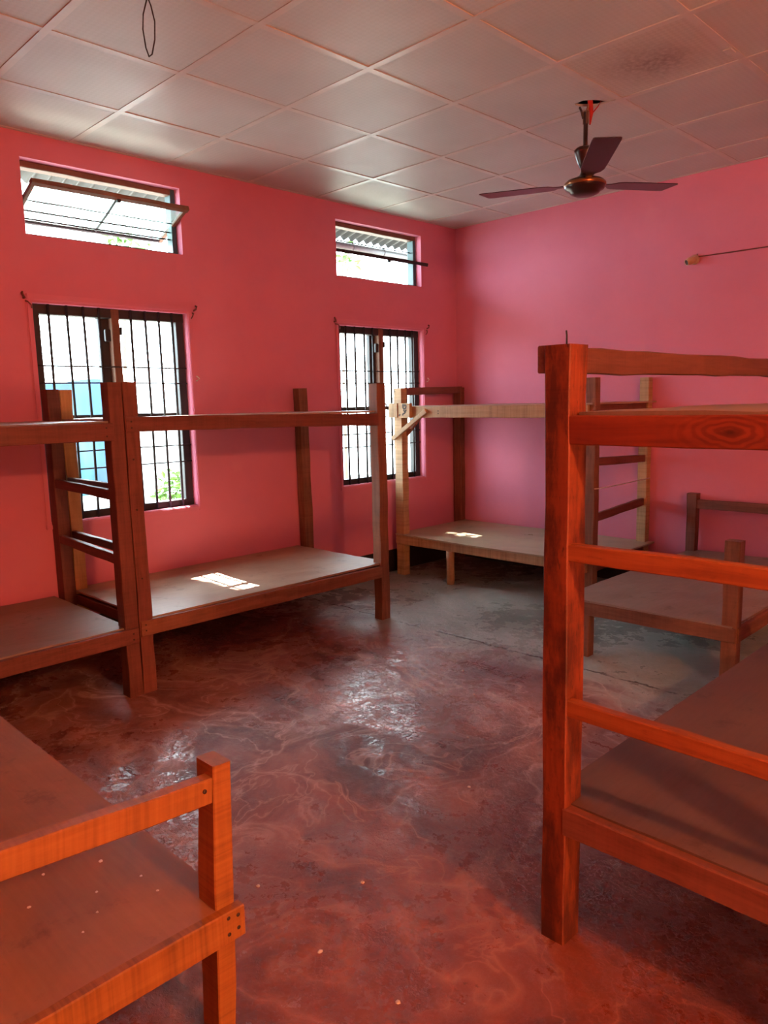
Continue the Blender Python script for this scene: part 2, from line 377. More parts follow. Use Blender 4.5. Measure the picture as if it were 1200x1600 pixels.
# ------------------------------------------------------------------ room shell
RX, NY = 6.20, -6.40          # right wall, near wall
WT = 0.15                     # wall thickness
W1 = (-3.745, -2.765, 0.79, 2.055); W2 = (-1.435, -0.465, 0.79, 2.055)
V1 = (-3.745, -2.765, 2.425, 2.835); V2 = (-1.435, -0.465, 2.425, 2.845)
def wall_mesh(us, zs, holes, th):
    """panel in (u,z) with rectangular holes; returns verts (u, depth 0..th, z)"""
    us = sorted(set(us + [h[0] for h in holes] + [h[1] for h in holes])); zs = sorted(set(zs + [h[2] for h in holes] + [h[3] for h in holes]))
    vs = []; ix = {}; fs = []
    def V(u, d, z):
        k = (round(u, 5), d, round(z, 5))
        if k not in ix: ix[k] = len(vs); vs.append((u, d, z))
        return ix[k]
    def solid(i, j):
        if i < 0 or j < 0 or i >= len(us)-1 or j >= len(zs)-1: return False
        cu, cz = (us[i]+us[i+1])/2, (zs[j]+zs[j+1])/2
        return not any(h[0] < cu < h[1] and h[2] < cz < h[3] for h in holes)
    for i in range(len(us)-1):
        for j in range(len(zs)-1):
            if not solid(i, j): continue
            a, b, c, d = us[i], us[i+1], zs[j], zs[j+1]
            for dep in (0, th): fs.append((V(a, dep, c), V(b, dep, c), V(b, dep, d), V(a, dep, d)))
            for di, dj, e in ((-1, 0, ((a, c), (a, d))), (1, 0, ((b, c), (b, d))), (0, -1, ((a, c), (b, c))), (0, 1, ((a, d), (b, d)))):
                if not solid(i+di, j+dj):
                    (u0, z0), (u1, z1) = e; fs.append((V(u0, 0, z0), V(u1, 0, z1), V(u1, th, z1), V(u0, th, z0)))
    return vs, fs
vs, fs = wall_mesh([NY-WT, WT], [-0.3, 3.3], [W1, W2, V1, V2], WT)
struct(link('wall_left', mesh([(-d, u, z) for u, d, z in vs], fs), 'pink'), 'pink painted plaster wall with the barred windows')
vs, fs = wall_mesh([0.0, RX], [-0.05, 3.3], [], WT)
struct(link('wall_back', mesh([(u, d, z) for u, d, z in vs], fs), 'pink'), 'pink painted plaster wall behind the ceiling fan')
DOOR = (-5.45, -4.15, 0.0, 2.02)
vs, fs = wall_mesh([NY-WT, WT], [-0.05, 3.3], [DOOR], WT)
struct(link('wall_right', mesh([(RX+d, u, z) for u, d, z in vs], fs), 'pink'), 'pink painted wall with the open doorway')
vs, fs = wall_mesh([0.0, RX], [-0.05, 3.3], [], WT)
struct(link('wall_near', mesh([(u, NY-d, z) for u, d, z in vs], fs), 'pink'), 'pink painted wall behind the camera')
struct(box('floor', (0.0, NY, -0.08), (RX, 0, 0), 'floor'), 'worn red oxide cement floor with pale water marks')
# the floor's texture space has to be the world's
fl = bpy.data.objects['floor']; c = fl.location.copy(); fl.data.transform(Matrix.Translation(c)); fl.location = (0, 0, 0)
struct(box('baseboard_left', (0.0, NY, 0.0), (0.008, 0, 0.19), 'black_skirting'), 'black painted skirting under the windows')
struct(box('baseboard_back', (0.008, -0.008, 0.0), (RX, 0, 0.19), 'black_skirting'), 'black painted skirting along the back wall')

# ceiling: slab above, T-bars and tiles below
ceil = struct(box('ceiling', (0, NY, 3.15), (RX, 0, 3.25), 'dark_void'), 'suspended ceiling of square off-white tiles in a metal grid')
xs = [0.0] + [T*k for k in range(1, 11)] + [RX]
ys = [0.0] + [-0.399 - T*k for k in range(0, 10)] + [NY]
HOLE = (2.318, -1.671)
def tile_mesh(dx, dy):
    e = 0.006
    bm = bmesh.new(); bmesh.ops.create_cube(bm, size=1)
    for v in bm.verts: v.co = Vector((v.co.x*(dx-e), v.co.y*(dy-e), v.co.z*0.012))
    me = bpy.data.meshes.new('tile'); bm.to_mesh(me); bm.free(); return me
cache = {}
for i in range(len(xs)-1):
    for j in range(len(ys)-1):
        x0, x1, y1, y0 = xs[i], xs[i+1], ys[j], ys[j+1]
        cx, cy = (x0+x1)/2, (y0+y1)/2; dx, dy = x1-x0, y1-y0
        hole = x0 < HOLE[0] < x1 and y0 < HOLE[1] < y1
        st = x0 < 2.656 < x1 and y0 < -2.146 < y1
        if hole:
            # tile with a ragged round hole for the fan hook
            n = 32; outer = []; inner = []
            for k in range(n):
                a = 2*math.pi*k/n; c, s = math.cos(a), math.sin(a); m = max(abs(c)/(dx/2-.003), abs(s)/(dy/2-.003))
                outer.append((c/m, s/m)); rr = (1+0.12*math.sin(3*a+1)+random.uniform(-.05, .05))
                hx, hy = HOLE[0]-cx, HOLE[1]-cy
                p = Vector((0.105*c*rr, 0.042*s*rr)); ang = math.radians(52)
                px = hx + p.x*math.cos(ang)-p.y*math.sin(ang); py = hy + p.x*math.sin(ang)+p.y*math.cos(ang)
                lim = dy/2-.008
                inner.append((px, max(-lim, min(lim, py))))
            # pair each outer ray with the inner point in order of angle about the hole
            outer2 = []
            for (px, py) in inner:
                hx, hy = HOLE[0]-cx, HOLE[1]-cy; d = Vector((px-hx, py-hy)).normalized(); bx = dx/2-.003; by = dy/2-.003
                ts = []
                if d.x > 1e-6: ts.append((bx-hx)/d.x)
                if d.x < -1e-6: ts.append((-bx-hx)/d.x)
                if d.y > 1e-6: ts.append((by-hy)/d.y)
                if d.y < -1e-6: ts.append((-by-hy)/d.y)
                tt = min(ts); outer2.append((hx+d.x*tt, hy+d.y*tt))
            vv = [(x, y, z) for z in (-.006, .006) for x, y in outer2] + [(x, y, z) for z in (-.006, .006) for x, y in inner]
            ff = []
            for k in range(n):
                l = (k+1) % n
                ff += [(k, l, 2*n+l, 2*n+k), (n+k, n+l, 3*n+l, 3*n+k), (k, l, n+l, n+k), (2*n+k, 2*n+l, 3*n+l, 3*n+k)]
            me = mesh(vv, ff)
            # corner fill triangles
            bm = bmesh.new(); bm.from_mesh(me)
            for sx in (-1, 1):
                for sy in (-1, 1):
                    C = Vector((sx*(dx/2-.003), sy*(dy/2-.003)))
                    for k in range(n):
                        l = (k+1) % n; A = Vector(outer2[k]); B = Vector(outer2[l])
                        if abs(A.x-B.x) > 1e-4 and abs(A.y-B.y) > 1e-4:
                            # the corner between these two outer points
                            if (abs(A.x-C.x) < 1e-4 or abs(A.y-C.y) < 1e-4) and (abs(B.x-C.x) < 1e-4 or abs(B.y-C.y) < 1e-4):
                                f = [bm.verts.new((*p, -.006)) for p in (A, B, C)]; bm.faces.new(f)
            bm.to_mesh(me); bm.free()
            o = link('ceiling_tile', me, 'tile', ceil, (cx, cy, H+0.0105))
        elif st:
            o = link('ceiling_tile', tile_mesh(dx, dy), 'tile_st', ceil, (cx, cy, H+0.0105)); o['label'] = 'ceiling tile with a brown water stain'
        else:
            key = (round(dx, 3), round(dy, 3))
            if key not in cache: cache[key] = tile_mesh(dx, dy)
            o = link('ceiling_tile', cache[key], 'tile', ceil, (cx, cy, H+0.0105+random.uniform(-.001, .001)))
            o.rotation_euler = (random.uniform(-.002, .002), random.uniform(-.002, .002), 0)
def tbar(p0, p1, w, dz):
    w = .034 if w > .022 else w
    p0, p1 = Vector(p0), Vector(p1); d = (p1-p0); c = (p0+p1)/2
    hx, hy = (d.length/2, w/2) if abs(d.x) > abs(d.y) else (w/2, d.length/2)
    return box('ceiling_grid_bar', (c.x-hx, c.y-hy, c.z+0.0012), (c.x+hx, c.y+hy, c.z+0.006), 'tbar', ceil)
for x in xs[1:-1]: tbar((x, NY, H), (x, 0, H), 0.024, 0)
for y in ys[1:-1]: tbar((0, y, H-0.0005), (RX, y, H-0.0005), 0.024, 0)
for a, b in (((0.01, NY, H), (0.01, 0, H)), ((0, -0.01, H), (RX, -0.01, H)), ((RX-.01, NY, H), (RX-.01, 0, H)), ((0, NY+.01, H), (RX, NY+.01, H))): tbar(a, b, 0.02, 0)
o = box('ceiling_grid_bar', (3.025, -1.80, H-0.006), (3.060, -1.74, H-0.001), 'tbar', ceil); o['label'] = 'bent loose end of a grid bar'

# ------------------------------------------------------------------ windows
def big_window(name, y0, y1, z0, z1, label, broken):
    w = sempty(name, (0, (y0+y1)/2, z0), label); xf = -0.085
    # raised plaster surround on the room side
    sw = 0.035
    for nm, lo, hi in (('surround_moulding', (0, y0-sw, z1+0.012), (0.016, y1+sw+0.02, z1+0.012+sw)), ('surround_moulding', (0, y1, z0-sw), (0.016, y1+sw, z1+0.012)),
                       ('surround_moulding', (0, y0-sw, z0-sw), (0.016, y1, z0-0.004)), ('surround_moulding', (0, y0-sw, z0-0.004), (0.010, y0-0.004, z1+0.012))):
        box(nm, lo, hi, 'pink', w, 0.005)
    ym = -3.236 if y0 < -2 else -0.925
    fw = 0.055
    B = lambda nm, p0, p1, ww, th, mt='window_timber', wd=(0, 1, 0): board(nm, p0, p1, ww, th, mt, w, wd)
    B('frame_stile', (xf, y0+fw/2, z0), (xf, y0+fw/2, z1), fw, 0.07)
    B('frame_stile', (xf, y1-fw/2, z0), (xf, y1-fw/2, z1), fw, 0.07, 'window_timber')
    B('frame_head', (xf, y0, z1-fw/2), (xf, y1, z1-fw/2), fw, 0.07, 'window_timber', (0, 0, 1))
    B('frame_sill', (xf, y0, z0+fw*.4), (xf, y1, z0+fw*.4), fw*.8, 0.07, 'window_timber', (0, 0, 1))
    B('mullion', (xf, ym, z0), (xf, ym, z1), 0.052, 0.08, 'sash_timber')
    # casement leaf stile beside the mullion and mid rails
    B('leaf_stile', (xf-.03, ym-0.055, z0+.03), (xf-.03, ym-0.057, z1-.03), 0.062, 0.035, 'window_timber')
    B('leaf_rail', (xf-.03, y0+.04, 1.40), (xf-.03, ym, 1.40), 0.034, 0.03, 'window_timber', (0, 0, 1))
    B('leaf_rail', (xf-.03, ym, 1.40), (xf-.03, y1-.04, 1.40), 0.030, 0.03, 'window_timber', (0, 0, 1))
    box('hinge_plate', (xf+.028, ym-0.075, 1.86), (xf+.05, ym-0.04, 1.93), 'black_iron', w, .003)
    box('hinge_plate', (xf+.028, ym+0.026, 1.90), (xf+.05, ym+0.036, 1.95), 'black_iron', w, .003)
    # iron bars
    xb = -0.038
    for a, b in ((y0+.02, ym-.03), (ym+.02, y1-.02)):
        n = 4
        for k in range(n):
            y = a + (b-a)*(k+0.85)/(n+0.6); jit = random.uniform(-.006, .006)
            tube('window_bar', [(xb, y, z0), (xb+random.uniform(-.004, .004), y+jit, (z0+z1)/2), (xb, y+jit*.5, z1)], 0.0085, 'black_iron', w, 6)
    for z in (1.705, 1.606, 1.197, 1.092):
        tube('cross_bar', [(xb-.008, y0, z), (xb-.008, (y0+y1)/2, z+random.uniform(-.004, .004)), (xb-.008, y1, z+random.uniform(-.004, .004))], 0.005, 'black_iron', w, 6)
    # curtain hooks at the top corners
    for y, s in ((y0-.045, -1), (y1+.045, 1)):
        tube('curtain_hook', [(0, y, z1+.02), (.02, y, z1+.02), (.03, y+s*.010, z1+.028), (.028, y+s*.016, z1+.045), (.02, y+s*.010, z1+.05)], 0.006, 'wire_brown', w, 6)
        tube('curtain_hook', [(0, y-s*.01, z1+.005), (.03, y-s*.01, z1+.0), (.04, y-s*.025, z1-.02), (.03, y-s*.03, z1-.035)], 0.004, 'wire_brown', w, 6)
    tube('latch_hook', [(0, y1+.03, 1.62), (.025, y1+.035, 1.62), (.03, y1+.05, 1.635), (.03, y1+.03, 1.65)], 0.004, 'wire_white', w, 6)
    return w
big_window('window_1', *W1, 'barred window beside the paired bed posts, blue seen through its lower left half', True)
big_window('window_2', *W2, 'barred window nearest the room corner behind the braced bunk', True)

def vent(name, y0, y1, z0, z1, label, xin, zin, xout, zout, glass):
    w = sempty(name, (0, (y0+y1)/2, z0), label); xf = -0.095; fw = 0.035
    board('frame_head', (xf, y0, z1-fw/2), (xf, y1, z1-fw/2), fw, 0.07, 'sash_timber', w)
    board('frame_sill', (xf, y0, z0+.009), (xf, y1, z0+.009), .018, 0.07, 'window_timber', w)
    board('frame_stile', (xf, y0+fw*.35, z0), (xf, y0+fw*.35, z1), fw*.7, 0.07, 'sash_timber', w, (0, 1, 0))
    board('frame_stile', (xf, y1-fw/2, z0), (xf, y1-fw/2, z1), fw, 0.07, 'teal_paint', w, (0, 1, 0))
    for z in ((2.715,) if glass == 2 else (2.575, 2.53)):
        tube('vent_rod', [(xf, y0, z), (xf, (y0+y1)/2, z-.002), (xf, y1, z)], 0.005, 'black_iron', w, 6)
    # pivoting sash, swung open about its middle
    a, b = y0+.012, y1-.008
    d = Vector((xout-xin, 0, zout-zin)); L = d.length; nrm = Vector((-d.z, 0, d.x)).normalized()
    pin = Vector((xin, 0, zin)); pout = Vector((xout, 0, zout)); dn = d.normalized()
    P = lambda p, y: (p.x, y, p.z)
    mt = 'sash_timber' if glass == 1 else 'window_timber'
    sash = board('sash_rail', P(pin, a), P(pin, b), 0.036, 0.028, mt, w, tuple(dn))
    board('sash_rail', P(pout, a), P(pout, b), 0.02, 0.02, 'black_iron', w, tuple(dn))
    for y in (a+.014, b-.014): board('sash_stile', P(pin, y), P(pout, y), 0.026, 0.024, mt, w, (0, 1, 0))
    ym = (a+b)/2 + .02
    board('sash_muntin', P(pin, ym), P(pout, ym), 0.012, 0.014, 'black_iron', w, (0, 1, 0))
    board('sash_muntin', P(pin+d*.45, a), P(pin+d*.45, b), 0.006, 0.008, 'black_iron', w, tuple(dn))
    for ya, yb in ((a+.027, ym-.006), (ym+.006, b-.027)):
        board('window_pane', P(pin+dn*.018, (ya+yb)/2), P(pout-dn*.01, (ya+yb)/2), yb-ya, 0.004, 'window_glass', w, (0, 1, 0), wob=0, ch=.0005, nseg=1)
    box('latch', (pin.x-.012, ym-.012, pin.z-.03), (pin.x+.012, ym+.012, pin.z-.012), 'black_iron', w, .003)
    return w
vent('window_3', *V1, 'high ventilator above the window by the paired posts, glazed sash swung open', 0.10, 2.684, -0.24, 2.545, 1)
vent('window_4', *V2, 'high ventilator nearest the room corner, sash seen edge-on', 0.07, 2.598, -0.22, 2.672, 2)

# closed door in the right wall, behind the camera's right shoulder
d = sempty('door_1', (RX, -4.8, 0), 'open doorway with a plain timber frame in the right wall')
board('door_jamb', (RX+.06, DOOR[0]+.03, 0), (RX+.06, DOOR[0]+.03, 2.02), .06, .10, 'timber_brown', d, (0, 1, 0))
board('door_jamb', (RX+.06, DOOR[1]-.03, 0), (RX+.06, DOOR[1]-.03, 2.02), .06, .10, 'timber_brown', d, (0, 1, 0))
board('door_head', (RX+.06, DOOR[0], 1.99), (RX+.06, DOOR[1], 1.99), .06, .10, 'timber_brown', d)

# unseen enclosure added beyond the doorway to keep sky light out
for nm, lo, hi, m in (('floor_sky_blocker', (RX, -7.2, -.08), (RX+1.8, -2.6, 0), 'floor'), ('ceiling_sky_blocker', (RX+WT, -7.2, 2.7), (RX+1.8, -2.6, 2.8), 'white_plaster'),
                      ('wall_sky_blocker', (RX+1.8, -7.2, -.08), (RX+1.9, -2.6, 2.8), 'terracotta_paint'), ('wall_sky_blocker_end', (RX+WT, -7.3, -.08), (RX+1.9, -7.2, 2.8), 'terracotta_paint'),
                      ('wall_sky_blocker_far', (RX+WT, -2.6, -.08), (RX+1.9, -2.5, 2.8), 'terracotta_paint')):
    struct(box(nm, lo, hi, m), 'added enclosure outside the doorway that keeps sky light out')

# bare warm bulb on the right wall
def wall_lamp(p, power):
    p = Vector(p)
    lp = thing('wall_lamp', 'warm bare bulb on a bracket on the right wall', 'lamp', (RX, p.y, p.z))
    lathe('base', [(.0, 0), (.045, 0), (.045, .012), (.03, .03), (.0, .032)], 'cream_plastic', lp, (RX, p.y, p.z+.12), (-1, 0, 0), 24)
    tube('arm', [(RX-.02, p.y, p.z+.12), (p.x+.02, p.y, p.z+.13), (p.x, p.y, p.z+.11)], .009, 'cream_plastic', lp, 8)
    lathe('holder', [(.0, .09), (.02, .09), (.024, .12), (.0, .125)], 'cream_plastic', lp, p, (0, 0, 1), 20)
    ld = bpy.data.lights.new('warm_bulb', 'POINT'); ld.energy = power; ld.color = (1, 0.35, 0.12); ld.shadow_soft_size = .07
    lo = bpy.data.objects.new('warm_bulb', ld); COL.objects.link(lo); lo.parent = lp; lo.location = p - PW[lp.name]
wall_lamp((RX-.16, -4.45, 2.38), 145)

# ------------------------------------------------------------------ beds
Z = lambda p, z: (p[0], p[1], z)
def post(bed, x, y, z1, sx, sy, mat, lean=(0, 0), name='post', z0=0.0):
    return board(name, (x, y, z0), (x+lean[0], y+lean[1], z1), sx, sy, mat, bed, (1, 0, 0), wob=.0025)

# bunk A: along the window wall, in view
A = thing('bunk_bed', 'red-brown bunk between the two barred windows, sunlit streak on its lower deck', 'bunk bed', (0.5, -2.83, 0), 'timber bunk beds')
pa = post(A, .952, -3.694, 1.577, .075, .072, 'timber_red')
post(A, .952, -1.968, 1.570, .075, .078, 'timber_brown')
post(A, .050, -3.634, 1.564, .075, .072, 'timber_yellow', (0, .0)); post(A, .046, -1.862, 1.566, .07, .078, 'timber_brown', (0, -.018))
ra = board('upper_side_rail', (.980, -3.725, 1.372), (.980, -2.005, 1.340), .075, .030, 'timber_red', A, bow=.004)
rl = board('lower_side_rail', (.982, -3.725, .342), (.982, -2.005, .332), .078, .030, 'timber_brown', A)
board('upper_side_rail', (.10, -3.63, 1.345), (.10, -1.90, 1.345), .07, .030, 'timber_brown', A)
board('lower_side_rail', (.10, -3.63, .335), (.10, -1.90, .335), .07, .030, 'timber_brown', A)
for y in (-3.66, -1.93):
    board('upper_end_rail', (.09, y, 1.345), (.915, y, 1.345), .06, .03, 'timber_red', A); board('lower_end_rail', (.09, y, .335), (.915, y, .335), .06, .03, 'timber_red', A)
for z, m in ((1.038, 'timber_red'), (.722, 'timber_red')): board('rung', (.05, -3.650, z), (.92, -3.680, z), .042, .03, m, A)
deck('upper_deck', .02, .965, -3.668, -1.94, 1.398, 'plywood_tan', A, long='y', sag=.004)
deck('lower_deck', .02, .972, -3.668, -1.94, .388, 'plywood_tan', A, long='y', sag=.004)
for z in (1.385, 1.355): nail(ra, (.9955, -3.70, z), (1, 0, 0))
for z in (.36, .33): nail(rl, (.9975, -3.70, z), (1, 0, 0))
for z in (1.2, .95, .6): nail(pa, (.9905, -3.70, z), (1, 0, 0), .005)
tube('wire_hook', [(.955, -1.93, 1.45), (.96, -1.90, 1.44), (.965, -1.885, 1.40), (.965, -1.895, 1.36), (.96, -1.92, 1.345)], .004, 'wire_black', A, 6)

# bunk B: window wall, runs out of the frame at the left
B = thing('bunk_bed', 'dark red bunk at the left edge, ladder rungs at its end, grey lower deck', 'bunk bed', (0.5, -4.66, 0), 'timber bunk beds')
pb = post(B, .950, -3.770, 1.575, .078, .072, 'timber_red'); post(B, .050, -3.709, 1.566, .09, .070, 'timber_red')
post(B, .950, -5.56, 1.57, .075, .075, 'timber_red'); post(B, .050, -5.55, 1.57, .075, .075, 'timber_brown')
rb = board('upper_side_rail', (.984, -5.60, 1.345), (.984, -3.795, 1.340), .085, .030, 'timber_red', B)
rb2 = board('lower_side_rail', (.984, -5.60, .312), (.984, -3.740, .315), .078, .030, 'timber_red', B)
board('upper_side_rail', (.10, -5.5, 1.34), (.10, -3.78, 1.34), .07, .03, 'timber_red', B); board('lower_side_rail', (.10, -5.5, .31), (.10, -3.78, .31), .07, .03, 'timber_red', B)
for y in (-5.56, -3.80):
    board('upper_end_rail', (.09, y, 1.34), (.915, y, 1.34), .06, .03, 'timber_red', B); board('lower_end_rail', (.09, y, .31), (.915, y, .31), .06, .03, 'timber_red', B)
    for z in (1.030, .705): board('rung', (.075, y+(.075 if y > -4 else 0), z), (.93, y+(.02 if y > -4 else 0), z-.004), .050, .030, 'timber_red', B)
deck('upper_deck', .02, .968, -5.60, -3.78, 1.390, 'plywood_grey', B, long='y', sag=.01, wob=.003)
deck('lower_deck', .02, .972, -5.60, -3.775, .362, 'plywood_grey', B, long='y')
for z in (1.36, 1.32): nail(rb, (.9995, -3.83, z), (1, 0, 0))
for z in (.33, .30): nail(rb2, (.9995, -3.77, z), (1, 0, 0))

# bunk C: far corner
C = thing('bunk_bed', 'pale timber bunk in the room corner with a diagonal brace and a lettered wooden block', 'bunk bed', (1.0, -0.48, 0), 'timber bunk beds')
post(C, .152, -.915, 1.56, .088, .07, 'timber_pale'); pcr = post(C, 1.905, -.905, 1.578, .075, .065, 'timber_brown')
post(C, .058, -.045, 1.565, .085, .06, 'timber_red'); post(C, 1.855, -.045, 1.586, .075, .06, 'timber_pale')
board('head_rail', (.155, -.885, 1.532), (.075, -.04, 1.545), .062, .035, 'timber_red', C)
rc = board('upper_side_rail', (.19, -.945, 1.366), (1.90, -.945, 1.358), .088, .028, 'timber_pale', C)
board('lower_side_rail', (.115, -.948, .302), (1.90, -.948, .302), .070, .028, 'timber_pale', C)
board('upper_side_rail', (.09, -.09, 1.355), (1.83, -.09, 1.355), .075, .03, 'timber_brown', C); board('lower_side_rail', (.09, -.09, .302), (1.83, -.09, .302), .07, .03, 'timber_brown', C)
board('upper_end_rail', (1.905, -.87, 1.38), (1.86, -.06, 1.375), .05, .03, 'timber_red', C)
board('lower_end_rail', (1.90, -.87, .295), (1.86, -.06, .295), .07, .03, 'timber_red', C)
board('upper_end_rail', (.14, -.88, 1.36), (.10, -.07, 1.36), .06, .03, 'timber_red', C); board('lower_end_rail', (.14, -.88, .30), (.10, -.07, .30), .06, .03, 'timber_red', C)
board('rung', (1.905, -.88, 1.02), (1.86, -.05, .985), .055, .028, 'timber_red', C); board('rung', (1.905, -.88, .635), (1.86, -.05, .660), .055, .028, 'timber_red', C)
tube('tied_wire', [(1.945, -.935, .845), (1.95, -.88, .842), (1.93, -.5, .838), (1.90, -.04, .838)], .003, 'wire_white', C, 6)
deck('upper_deck', .13, 1.93, -.955, -.03, 1.412, 'plywood_tan', C, sag=.003)
deck('lower_deck', .10, 1.94, -.955, -.02, .350, 'plywood_pale', C, front=.03, sag=.006)
lathe('middle_leg', [(.030, 0), (.033, .05), (.031, .15), (.034, .268)], 'timber_pale', C, (.695, -.945, 0), n=10)
board('brace', (.115, -.972, 1.150), (.49, -.972, 1.375), .036, .024, 'timber_pale', C); board('brace', (.06, -.885, 1.06), (.36, -.885, 1.35), .036, .024, 'timber_brown', C)
blk = board('lettered_block', (.098, -.975, 1.380), (.322, -.975, 1.380), .118, .03, 'timber_pale', C); blk['label'] = 'short pale block with handwritten letters'
board('lettered_block', (.098, -.993, 1.380), (.192, -.993, 1.380), .112, .012, 'timber_pale', C)
def stroke(pts, parent):
    # ink strokes on the block face (world x,z) turned onto the block's plane
    vs = []; fs = []; pw = [Vector((x, -.9935, z)) for x, z in pts]
    for i, p in enumerate(pw):
        dd = (pw[min(i+1, len(pw)-1)]-pw[max(i-1, 0)]).normalized(); nn = Vector((dd.z, 0, -dd.x))*.0062
        vs += [p+nn-pw[0], p-nn-pw[0], p+nn-pw[0]+Vector((0, .004, 0)), p-nn-pw[0]+Vector((0, .004, 0))]
    for i in range(len(pw)-1):
        a, b = i*4, i*4+4; fs += [(a, a+1, b+1, b), (a, b, b+2, a+2), (a+1, a+3, b+3, b+1)]
    o = link('ink_letter', mesh(vs, fs), 'ink', C, pw[0])
loopE = [(.262, 1.412), (.275, 1.425), (.287, 1.415), (.283, 1.398), (.268, 1.392), (.253, 1.400), (.250, 1.418), (.257, 1.432)]
stroke(loopE, C); stroke([(.258, 1.385), (.268, 1.372), (.284, 1.378), (.290, 1.386)], C); stroke([(.282, 1.372), (.268, 1.358), (.252, 1.352), (.246, 1.340)], C)
stroke([(.218, 1.352), (.213, 1.342), (.205, 1.338)], C)
for x, z in ((.12, 1.535), (.60, 1.352), (.60, 1.372)): nail(rc if x > .5 else blk, (x, -.9595 if x > .5 else -.951, z), (0, -1, 0), .006)

# low bed D: foot towards us, head at the back wall
D = thing('low_bed', 'single-level low bed with its head rail against the back wall', 'bed', (2.7, -.9, 0))
post(D, 3.150, -1.745, .752, .072, .066, 'timber_brown'); post(D, 2.245, -.065, .748, .07, .065, 'timber_red'); post(D, 3.15, -.065, .748, .07, .065, 'timber_red')
post(D, 2.355, -1.735, .27, .07, .06, 'timber_brown', name='leg')
rd = board('foot_rail', (2.29, -1.776, .285), (3.186, -1.776, .290), .072, .028, 'timber_brown', D)
board('head_rail', (2.28, -.075, .675), (3.12, -.075, .675), .066, .03, 'timber_red', D)
board('side_rail', (3.180, -1.765, .288), (3.180, -.04, .288), .072, .026, 'timber_brown', D); board('side_rail', (2.29, -1.74, .285), (2.235, -.04, .285), .07, .026, 'timber_brown', D)
board('end_rail', (2.28, -.11, .285), (3.12, -.11, .285), .07, .026, 'timber_brown', D)
deck('deck', 2.225, 3.168, -1.785, -.03, .332, 'plywood_grey', D, long='y', wob=.003, cut=.05)

# bunk E: right foreground
Eb = thing('bunk_bed', 'large orange-stained bunk in the right foreground, its end rails facing us', 'bunk bed', (3.92, -2.9, 0), 'timber bunk beds')
pe = post(Eb, 3.474, -3.800, 1.577, .070, .082, 'timber_stained'); post(Eb, 4.40, -3.80, 1.577, .07, .082, 'timber_stained')
post(Eb, 3.474, -1.95, 1.577, .07, .08, 'timber_brown'); post(Eb, 4.40, -1.95, 1.577, .07, .08, 'timber_brown')
er = board('upper_end_rail', (3.505, -3.822, 1.372), (4.37, -3.822, 1.370), .071, .032, 'timber_knotty', Eb)
es = board('rung', (3.500, -3.822, 1.071), (4.37, -3.822, 1.075), .045, .032, 'timber_stained', Eb)
eu = board('rung', (3.497, -3.822, .668), (4.37, -3.822, .660), .045, .032, 'timber_stained', Eb)
ed = board('lower_end_rail', (3.503, -3.824, .357), (4.37, -3.824, .353), .074, .032, 'timber_stained', Eb)
for o in (es, eu): o.data.materials.clear(); o.data.materials.append(MATS['timber_flame'])
ed.data.materials.clear(); ed.data.materials.append(MATS['timber_red'])
board('guard_rail', (3.427, -3.836, 1.543), (3.427, -1.93, 1.548), .068, .022, 'timber_umber_shaded', Eb, wob=.003)
for y in (-1.95,):
    board('upper_end_rail', (3.5, y, 1.36), (4.37, y, 1.36), .07, .03, 'timber_brown', Eb); board('lower_end_rail', (3.5, y, .355), (4.37, y, .355), .07, .03, 'timber_brown', Eb)
for x in (3.455, 4.42):
    board('upper_side_rail', (x, -3.77, 1.36), (x, -1.98, 1.36), .07, .026, 'timber_brown', Eb); board('lower_side_rail', (x, -3.77, .352), (x, -1.98, .352), .07, .026, 'timber_brown', Eb)
deck('upper_deck', 3.515, 4.43, -3.805, -1.93, 1.415, 'plywood_grey', Eb, long='y', sag=.004, wob=.003)
deck('lower_deck', 3.438, 4.43, -3.812, -1.93, .398, 'plywood_umber', Eb, long='y')
tube('bent_nail', [(3.475, -3.80, 1.57), (3.475, -3.80, 1.60), (3.4735, -3.80, 1.612)], .0022, 'nail_steel', Eb, 6)

# low bed F: left foreground
F = thing('low_bed', 'orange low bed in the left foreground with a raised end rail', 'bed', (2.2, -5.08, 0))
pf = post(F, 3.086, -4.634, .675, .070, .048, 'timber_orange', (0, .026)); post(F, 3.086, -5.545, .675, .07, .05, 'timber_orange')
post(F, 1.23, -4.635, .675, .07, .05, 'timber_orange'); post(F, 1.23, -5.54, .675, .07, .05, 'timber_orange')
fr_ = board('head_rail', (3.104, -5.54, .690), (3.104, -4.636, .620), .058, .034, 'timber_orange', F)
fd = board('end_rail', (3.132, -5.575, .303), (3.132, -4.588, .303), .076, .026, 'timber_orange', F)
board('head_rail', (1.21, -5.54, .66), (1.21, -4.64, .66), .06, .03, 'timber_orange', F); board('end_rail', (1.19, -5.57, .298), (1.19, -4.6, .298), .076, .026, 'timber_orange', F)
for y in (-4.612, -5.57): board('side_rail', (1.20, y, .300), (3.05, y, .300), .072, .026, 'timber_red', F)
deck('deck', 1.19, 3.121, -5.58, -4.598, .340, 'plywood_dark', F)
nail(fr_, (3.1215, -4.655, .628), (1, 0, 0), .005)
for y, z in ((-4.605, .323), (-4.605, .292), (-4.63, .327), (-4.63, .288)): nail(fd, (3.1455, y, z), (1, 0, 0), .0045)

